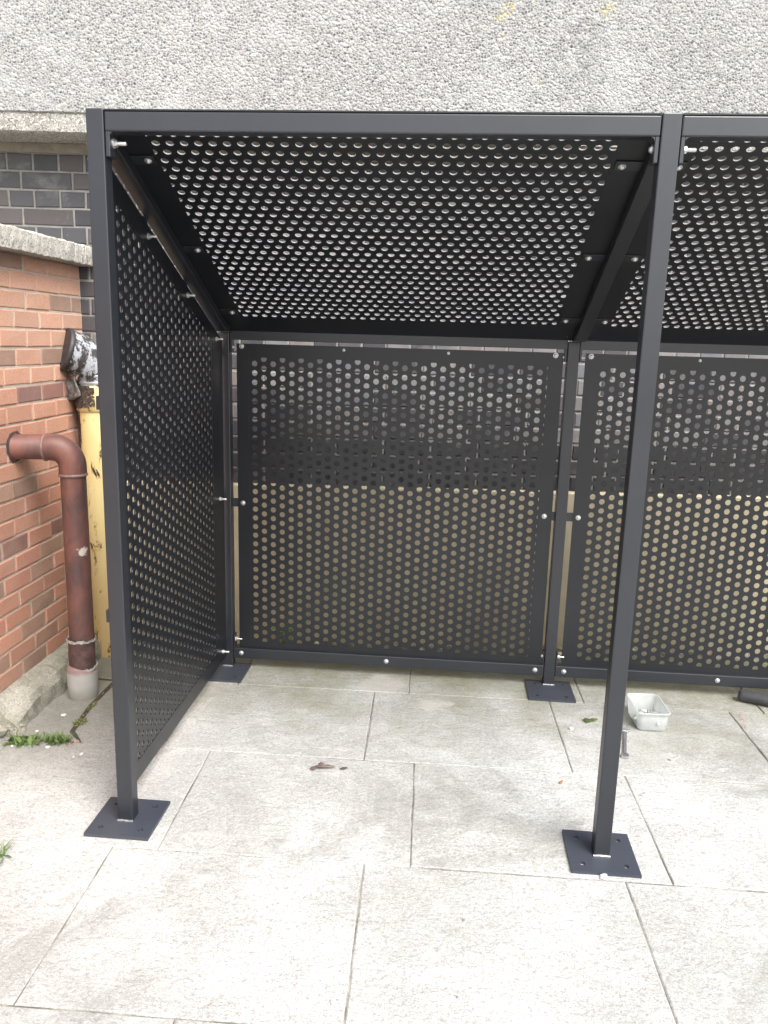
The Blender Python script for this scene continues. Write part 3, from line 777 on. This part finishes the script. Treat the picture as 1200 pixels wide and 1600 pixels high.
def bay(k):
    X = WB * k; xa, xb = X + P, X + WB            # clear opening between front posts
    # --- front rail with hanging end tabs
    b = MB()
    b.prism([(.002, HF - .058), (.048, HF - .058), (.048, HF - .006), (.002, HF - .006)], 'x', xa + .0012, xb - .0012, .0045, 2)
    r = b.build('front_rail', STEEL, SH)
    for s, x in ((1, xa), (-1, xb)):
        b = MB(); lo, hi = (x + .0016, x + .0136) if s > 0 else (x - .0136, x - .0016)
        b.box(lo, hi, .003, .046, HF - .122, HF - .0565, .002)
        # rounded inside corner
        fl = [(0, 0)] + [(.010 - .010 * sin(t * pi / 12), -.010 + .010 * cos(t * pi / 12)) for t in range(0, 7)][::-1]
        base = x + s * .0136
        b.prism([(base + s * (p[0]), HF - .058 + p[1]) for p in [(0, 0), (.010, 0), (.0055, -.0022), (.0022, -.0055), (0, -.010)]], 'y', .004, .046)
        t = b.build('end_tab', STEEL, r)
        add_bolt(r, (x + s * .0138, .030, HF - .083), (s, 0, 0), dome=(s < 0), scale=1.15 if s > 0 else 1.0)
    # --- back rails
    ba, bb = xa + DX, xb + DX
    b = MB(); b.box(ba + .0012, bb - .0012, Dp + .003, Dp + .045, 1.553, 1.594, .003, seg=2); r2 = b.build('back_rail', STEEL, SH)
    for s, x in ((1, ba), (-1, bb)):
        b = MB(); lo, hi = (x + .0016, x + .0116) if s > 0 else (x - .0116, x - .0016)
        b.box(lo, hi, Dp + .006, Dp + .044, 1.500, 1.5545, .0015); b.build('end_tab', STEEL, r2)
        add_bolt(r2, (x + s * .0118, Dp + .022, 1.520), (s, 0, 0), dome=(s < 0), scale=.85)
        add_bolt(r2, (x + s * .010, Dp - .02, 1.612), (s, 0, 0), dome=(s < 0), scale=.8)
    b = MB(); b.box(ba + .0012, bb - .0012, Dp + .002, Dp + .042, .053, .106, .003, seg=2); r3 = b.build('bottom_rail', STEEL, SH)
    for s, x in ((1, ba), (-1, bb)):
        b = MB(); lo, hi = (x + .0016, x + .0096) if s > 0 else (x - .0096, x - .0016)
        b.box(lo, hi, Dp + .006, Dp + .040, .105, .172, .0015); b.build('end_tab', STEEL, r3)
        add_bolt(r3, (x + s * .0098, Dp + .020, .146), (s, 0, 0), dome=(s < 0))
    for f in (.028, .5, .972): add_bolt(r3, (ba + (bb - ba) * f, Dp + .0015, .082), (0, -1, 0), True)
    # --- back panel (sheet coords x, z ; w towards +y)
    MX = Matrix(((1, 0, 0, 0), (0, 0, 1, Dp + .018), (0, 1, 0, 0), (0, 0, 0, 1)))
    ox0, ox1, oz0, oz1 = X + .066, X + 1.503, .106, 1.538
    hx0, hx1, hz0, hz1 = X + .120, X + 1.440, .139, 1.479
    ce = lattice(hx0, hx1, hz0, hz1, X + .147, 1.4515, .0420, .0415, 'col', .0129)
    b = MB(); cl = lambda x, y: (min(max(x, ox0 + .003), ox1 - .003), min(max(y, oz0 + .003), oz1 - .003))
    cells_to_mesh(ce, .0045, MX, b, cl)
    ring_plate(b, [(ox0, oz0), (ox1, oz0), (ox1, oz1), (ox0, oz1)], [(hx0, hz0), (hx1, hz0), (hx1, hz1), (hx0, hz1)], -.0012, -.0002, MX)
    bp = b.build('back_panel', SHEET, SH)
    for x in (ox0 + .024, ox1 - .034): 
        for z in (1.526, .815): add_bolt(bp, (x, Dp + .0155, z), (0, -1, 0), True)
    for f in (.335, .655): add_bolt(bp, (ox0 + (ox1 - ox0) * f, Dp + .0155, 1.522), (0, -1, 0), True, .55)
    for x0_, x1_ in ((ba + .0005, ox0 + .012), (ox1 - .012, bb - .0005)):
        b = MB(); b.box(x0_, x1_, Dp + .022, Dp + .027, .795, .835, .001); b.build('tab', STEEL, bp)
    # --- roof panel (sheet coords x, s along slope ; w up)
    th = math.atan(K); c_, s_ = cos(th), sin(th)
    MR = Matrix(((1, 0, 0, 0), (0, c_, s_, 0), (0, -s_, c_, HF - .001), (0, 0, 0, 1)))
    y2s = lambda y: y / c_
    ox0, ox1, os0, os1 = X + .0265, X + 1.5535, y2s(.053), y2s(1.290)
    hx0, hx1, hs0, hs1 = X + .128, X + 1.443, y2s(.078), y2s(1.150)
    ce = lattice(hx0, hx1, hs0, hs1, X + .604, y2s(.130), .0416, .0395, 'row', .0118)
    b = MB(); cl = lambda x, y: (min(max(x, ox0 + .003), ox1 - .003), min(max(y, os0 + .003), os1 - .003))
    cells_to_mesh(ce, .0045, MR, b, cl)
    ring_plate(b, [(ox0, os0), (ox1, os0), (ox1, os1), (ox0, os1)], [(hx0, hs0), (hx1, hs0), (hx1, hs1), (hx0, hs1)], -.0012, -.0002, MR)
    b.box(xa + .002, xb - .002, .001, .0525, HF - .0055, HF - .0015, 0)
    rp = b.build('roof_panel', SHEET, SH, edge=EDGE)  # hole walls coloured lighter to paint in bright crescents
    dn = (0, -s_, -c_)
    for x, e in ((X + .100, xa), (X + 1.474, xb)):
        for y in (.195, .655, 1.108):
            pos = MR @ Vector((x, y2s(y), -.0062))
            b = MB(); lo, hi = (e + .0005, x + .02) if e < x else (x - .02, e - .0005)
            b.box(lo, hi, y2s(y) - .02, y2s(y) + .02, -.0060, -.0014, .0008, MR); b.build('tab', STEEL, rp)
            add_bolt(rp, pos, dn, True, 1.0)
    return rp
bay(0); bay(1)

def rafter(X):
    zt = lambda y: HF - .0035 - K * y
    b = MB(); d = .0385
    yb = (HF - .0035 - d - 1.5865) / K
    b.prism([(.0505, zt(.0505) - d), (yb, 1.5865), (1.3, 1.5865), (1.294, zt(1.294)), (.0505, zt(.0505))], 'x', X + .0005, X + P - .0005, .0022, 1)
    return b.build('rafter', STEEL, SH)
for k in range(3): rafter(WB * k)

# --- left side panel, in the plane x = .006
def side_panel():
    MS = Matrix(((0, 0, 1, .0035), (1, 0, 0, 0), (0, 1, 0, 0), (0, 0, 0, 1)))      # (y, z, w) -> (w, y, z)
    top = lambda y: 2.092 - .428 * y
    htop = lambda y: 2.010 - .411 * y
    y0, y1, z0 = .066, 1.262, .070
    hy0, hy1, hz0 = .157, 1.100, .136
    ce = [c for c in lattice(hy0, hy1, hz0, htop(hy0), .171, 1.060, .0413, .0413, 'col') if c[2] < htop(c[4]) + .004]
    cl = lambda y, z: (min(max(y, y0 + .004), y1 - .004), min(max(z, z0 + .004), top(y) - .004))
    b = MB(); cells_to_mesh(ce, .0055, MS, b, cl)
    ring_plate(b, [(y0, z0), (y1, z0), (y1, top(y1)), (y0, top(y0))], [(hy0, hz0), (hy1, hz0), (hy1, htop(hy1)), (hy0, htop(hy0))], .0057, .0067, MS)
    o = b.build('side_panel', SHEET, SH)
    for y, z in ((.41, 1.880), (.80, 1.715), (1.175, 1.555), (1.195, .850), (1.205, .115)):
        add_bolt(o, (.0104, y, z), (1, 0, 0), False, .95)
    for y in (.405, .80):
        b = MB(); b.box(.001, .0042, y - .022, y + .022, top(y) - .06, top(y) + .022, .0008); b.build('tab', STEEL, o)
    for z in (.850, .130, 1.5):
        b = MB(); b.box(.001, .0042, 1.24, 1.279, z - .02, z + .02, .0008); b.build('tab', STEEL, o)
side_panel()

# ------------------------------------------------------------------ small things on the ground
def rbox(w_, d_, r, n=5):
    out = []
    for cx, cy, a0 in ((w_ / 2 - r, d_ / 2 - r, 0), (-w_ / 2 + r, d_ / 2 - r, 90), (-w_ / 2 + r, -d_ / 2 + r, 180), (w_ / 2 - r, -d_ / 2 + r, 270)):
        for i in range(n + 1): a = rad(a0 + 90 * i / n); out.append((cx + r * cos(a), cy + r * sin(a)))
    return out
def build_tub():
    b = MB(); rings = [(0.002, .108, .165), (0, .112, .170), (.006, .118, .176), (.060, .128, .190), (.078, .132, .194), (.080, .140, .202), (.084, .140, .202), (.085, .130, .192)]
    inner = [(.078, .1295, .1915), (.010, .1160, .174), (.004, .110, .167)]
    vs = []; fs = []; n = 24
    for z, a, c in rings + inner: vs += [(p[0], p[1], z) for p in rbox(a, c, .022)]
    m = len(rings) + len(inner)
    for i in range(m - 1):
        for k in range(n): j = (k + 1) % n; fs.append((i * n + k, i * n + j, (i + 1) * n + j, (i + 1) * n + k))
    fs += [list(range(n))[::-1], list(range((m - 1) * n, m * n))]
    b.add(vs, fs, None, True)
    o = b.build('plastic_tub', m_tub(), loc=(1.922, .978, .003), rotz=rad(3))
    tag(o, 'small cloudy plastic tub of bolts on the paving behind the right front post', 'tub')
    proto = None; k = 0
    places = [(-.03, -.06, 'steel bolt at the front left of the cloudy tub'), (.0, -.055, 'steel bolt standing nearest the front wall of the tub'), (.03, -.06, 'steel bolt lying in the front right of the tub'), (-.035, -.02, 'steel bolt by the left wall of the tub'),
              (.005, -.02, 'steel bolt in the middle of the heap in the tub'), (.038, -.015, 'steel bolt by the right wall of the tub'), (-.02, .02, 'steel bolt at the back left of the heap in the tub'), (.02, .02, 'steel bolt at the back right of the heap in the tub'),
              (-.012, -.045, 'bolt lying on top of the heap in the tub, to the left'), (.02, -.04, 'bolt lying on top of the heap in the tub, to the right')]
    for i, (x, y, lab) in enumerate(places):
        M = o.matrix_basis @ Matrix.Translation((x, y, .030 if i < 8 else .052)) @ Matrix.Rotation(random.uniform(0, 6.3), 4, 'Z') @ Matrix.Rotation(rad(random.uniform(65, 100)), 4, 'Y') @ Matrix.Scale(1.45, 4)
        if proto is None: c = bolt_mesh().build('loose_bolt', ZINC); proto = c
        else: c = proto.copy(); COL.objects.link(c)
        c.matrix_basis = M; tag(c, lab, 'bolt', 'loose bolts in the plastic tub')
build_tub()

def build_spanner():
    b = MB(); L = .20
    prof = [(0, .0065), (.02, .0062), (L - .02, .0072), (L, .008)]
    b.prism([(x, w_) for x, w_ in prof] + [(x, -w_) for x, w_ in prof[::-1]], 'z', 0.002, .0075, .0012)
    # ring end (real hole) and open jaw
    n = 24; vs = []; fs = []
    for i in range(n):
        a = 2 * pi * i / n
        for r, z in ((.0155, 0), (.0155, .010), (.0095, .010), (.0095, 0)): vs.append((-.012 + r * cos(a), r * sin(a), z))
    for i in range(n):
        j = (i + 1) % n
        for q in range(4): fs.append((4 * i + q, 4 * j + q, 4 * j + (q + 1) % 4, 4 * i + (q + 1) % 4))
    b.add(vs, fs)
    jaw = [(L - .004, .009), (L + .006, .019), (L + .022, .020), (L + .032, .012), (L + .033, .0085), (L + .016, .008), (L + .010, 0), (L + .016, -.008), (L + .033, -.0085), (L + .030, -.014), (L + .020, -.020), (L + .006, -.018), (L - .004, -.009)]
    b.prism(jaw, 'z', 0.001, .0088, .001)
    d = Vector((1.822 - 1.776, .905 - .69)); a = math.atan2(d.y, d.x)
    o = b.build('spanner', m_plain('chrome_steel', (.62, .62, .63), .28, .15, 60, .9), loc=(1.768, .672, .002), rotz=a)
    tag(o, 'steel spanner lying on the paving just in front of the plastic tub', 'spanner')
build_spanner()

def build_bar():
    b = MB()
    a = Vector((2.405, 1.262, .028)); d = Vector((.66, -.30, 0)).normalized()
    b.sweep([a, a + d * .004, a + d * .012, a + d * .55], [.022, .026, .0275, .0275], 24)
    b.sweep([a - d * .006, a + d * .001], [.016, .0165], 20)
    o = b.build('dark_tube', m_plain('dark_rubber', (.05, .05, .054), .45, .25, 30))
    tag(o, 'dark grey tube lying on the paving under the right bottom rail', 'tube')
build_bar()

LEAFG = m_leaf('weed_green', (.085, .14, .04), (.16, .23, .075))
def leaf_blade(b, base, az, el, L, wd, droop=.5):
    n = 4; vs = []; fs = []
    d = Vector((cos(az), sin(az), 0)); s = Vector((-sin(az), cos(az), 0)); p = Vector(base)
    for i in range(n + 1):
        t = i / n; w_ = wd * sin(pi * min(1, .12 + .88 * t)) ** .8 * (1 if t < .95 else .2)
        e = el - droop * t
        vs += [tuple(p - s * w_), tuple(p + Vector((0, 0, -.12 * wd))), tuple(p + s * w_)]
        p = p + (d * cos(e) + Vector((0, 0, 1)) * sin(e)) * (L / n)
    for i in range(n):
        k = 3 * i; fs += [(k, k + 3, k + 4, k + 1), (k + 1, k + 4, k + 5, k + 2)]
    b.add(vs, fs, None, True)
def weed(name, label, cat, cx, cy, rx, ry, n, L, wd, mat=LEAFG, z=0, group=None):
    b = MB()
    for i in range(n):
        t = random.random() ** .5; a = random.uniform(0, 2 * pi)
        leaf_blade(b, (rx * t * cos(a), ry * t * sin(a), z), random.uniform(0, 2 * pi), rad(random.uniform(15, 80)), L * random.uniform(.5, 1.2), wd * random.uniform(.6, 1.2), random.uniform(.2, 1.0))
    o = b.build(name, mat, loc=(cx, cy, 0)); tag(o, label, cat, group); return o
weed('weed', 'leafy green weed nearest the broken kerb end, left of the other weed in the crack', 'weed', -.573, .466, .062, .034, 130, .036, .0060, group='weeds in the paving cracks')
weed('weed', 'feathery green weed in the crack, just right of the leafy one', 'weed', -.455, .492, .055, .026, 170, .040, .0030, group='weeds in the paving cracks')
MOSS = m_leaf('moss_olive', (.13, .15, .045), (.20, .20, .07))
weed('moss', 'olive moss tuft in the joint halfway up to the grey pipe socket', 'moss', -.432, .655, .026, .040, 150, .010, .003, MOSS, group='moss tufts in the paving joint')
weed('moss', 'small moss tuft in the joint beside the grey pipe socket', 'moss', -.446, .80, .012, .045, 70, .009, .003, MOSS, group='moss tufts in the paving joint')
weed('moss', 'flat moss cushion on the ground at the broken near end of the kerb', 'moss', -.728, .525, .03, .035, 160, .012, .004, MOSS)
weed('grass_tuft', 'bright grass tuft in the paving joint at the far left edge of the photo', 'grass', -.300, -.215, .035, .030, 70, .055, .0028)

def build_wall_weed():
    b = MB(); 
    for st in range(3):
        a = random.uniform(0, 6.28); base = Vector((.012 * cos(a), .012 * sin(a), 0)); top = base + Vector((random.uniform(-.04, .04), random.uniform(-.03, .0), random.uniform(.13, .19)))
        b.sweep([base, (base + top) / 2 + Vector((.006, 0, 0)), top], [.0022, .0018, .001], 6)
        for i in range(9):
            t = (i + 1.5) / 10.5; p = base.lerp(top, t)
            leaf_blade(b, p, random.uniform(0, 6.28), rad(random.uniform(0, 50)), random.uniform(.035, .065), random.uniform(.010, .017), .8)
    o = b.build('wall_weed', m_leaf('wall_weed_green', (.20, .32, .10), (.30, .42, .15)), loc=(.235, 1.545, 0)); tag(o, 'leafy green weed at the foot of the tan wall, seen through the back panel holes', 'weed')
build_wall_weed()

def flat_leaf(name, label, x, y, s, col, az, lobes=False):
    b = MB(); n = 16; pts = []
    for i in range(n):
        a = 2 * pi * i / n; r = (1 - .35 * abs(sin(a))) * (1 + (.28 * cos(3 * a) if lobes else 0)) * random.uniform(.85, 1.12)
        pts.append((s * r * cos(a), s * .62 * r * sin(a)))
    vs = [(0, 0, .004 + s * .06)] + [(p[0], p[1], .004 + abs(p[1]) * .22 + random.uniform(0, .22) * s) for p in pts]
    fs = [(0, i + 1, (i + 1) % n + 1) for i in range(n)]
    b.add(vs, fs, None, True)
    o = b.build(name, m_plain(name + '_skin', col, .65, .3, 60), loc=(x, y, 0), rotz=az); tag(o, label, 'leaf')
    md = o.modifiers.new('thick', 'SOLIDIFY'); md.thickness = .0008
flat_leaf('green_leaf', 'curled green leaf on the paving near the right front post', 1.677, .946, .034, (.10, .15, .03), .4, True)
flat_leaf('brown_leaf', 'crumpled brown leaf on the paving slab below the back panel', .612, .430, .034, (.19, .145, .12), .15, True)
flat_leaf('brown_leaf', 'curled strip of brown leaf touching the left end of the crumpled brown leaf', .578, .418, .022, (.15, .10, .08), 1.2, True)
flat_leaf('brown_leaf', 'tiny brown leaf scrap just right of the crumpled brown leaf', .688, .428, .015, (.12, .085, .07), .3)
flat_leaf('brown_leaf', 'small orange-brown leaf scrap on the paving left of the right post', 1.489, .435, .014, (.36, .20, .11), 1.1)

CHIP = m_plain('white_chip', (.66, .64, .60), .8, .2, 80)
def chip(label, x, y, s, mat=CHIP):
    bm = bmesh.new(); bmesh.ops.create_icosphere(bm, subdivisions=2, radius=s)
    q = [random.uniform(.7, 1.3) for _ in range(3)]
    for v in bm.verts: v.co = Vector((v.co.x * q[0], v.co.y * q[1], v.co.z * .55)) * random.uniform(.82, 1.12)
    b = MB(); b.bm(bm); o = b.build('stone_chip', mat, loc=(x, y, s * .4)); o.rotation_euler.z = random.uniform(0, 6); tag(o, label, 'stone', 'stone chips on the paving')
PIN = m_plain('pinkish_chip', (.38, .27, .22), .85, .3, 80); GREY = m_plain('grey_chip', (.20, .19, .18), .85, .3, 80)
chip('white chip on the paving left of the green leaf', 1.588, .866, .012)
chip('white chip in front of the feathery weed', -.462, .440, .0075)
chip('white sliver on the slab between the weeds and the left post', -.312, .405, .008)
chip('smaller white crumb on the slab between the weeds and the left post', -.333, .385, .005)
chip('white chip on the cement left of the broken joint', -.565, .555, .0075)
chip('pale flake on the cement below the grey socket', -.525, .70, .010)
chip('grey chip in front of the broken kerb', -.645, .475, .009, GREY)
chip('white crumb left of the leafy weed', -.60, .43, .006)
chip('white chip half under the front edge of the right post plate', 1.545, -.088, .012)
chip('small dark stone on the paving right of the spanner', 1.935, .66, .005, GREY)
chip('dark pebble on the bleached front slab', 1.12, -.32, .005, GREY)
chip('small dark pebble on the bleached slab near the bottom of the photo', 1.10, -.59, .0045, GREY)
chip('white dot in the long joint of the front slabs', .812, -.31, .006)
for i, (x, y) in enumerate(()): pass
# crumbs of brick and grit in the crack, and litter along the foot of the wall: uncountable
b = MB()
for i in range(150):
    if i >= 90: t = random.random(); x, y = 2.36 - .03 * t + random.gauss(0, .006), 1.13 - .16 * t + random.gauss(0, .004)
    elif i < 55: x, y = random.gauss(-.385, .032), random.gauss(.497, .014)
    else:
        t = random.random(); x, y = -.445 + random.gauss(0, .010), .62 + t * .5
    r = random.uniform(.0015, .0045); bm = bmesh.new(); bmesh.ops.create_icosphere(bm, subdivisions=1, radius=r)
    for v in bm.verts: v.co *= random.uniform(.7, 1.3)
    b.bm(bm, Matrix.Translation((x, y, .001)))
tag(b.build('grit', PIN), 'pinkish-brown grit lying in the paving joints', 'grit', kind='stuff')
b = MB()
for i in range(260):
    x = random.uniform(-.45, 3.6); yw = 1.52 + tan(WROT) * (x + .74) + .024
    y = yw - abs(random.gauss(0, .035)); s = random.uniform(.006, .020); z = .003 + max(0, .02 - (yw - y) * .35) * random.random()
    a = random.uniform(0, 6.28)
    M = Matrix.Translation((x, y, z)) @ Matrix.Rotation(a, 4, 'Z') @ Matrix.Rotation(random.uniform(-.6, .6), 4, 'X')
    b.add([(-s, -s * .4, 0), (s * .3, -s * .5, .002), (s, 0, .003), (s * .2, s * .5, .001), (-s * .8, s * .3, .002)], [(0, 1, 2, 3, 4)], random.choice([(.60, .56, .50), (.30, .17, .10), (.42, .36, .26), (.52, .48, .42), (.55, .33, .22)]), False, M)
k = NT('leaf_litter'); k.set(Base_Color=k.tint(), Roughness=.8)
tag(b.build('leaf_litter', k.m, colour=True), 'dry leaf litter and scraps along the foot of the tan wall', 'leaf litter', kind='stuff')
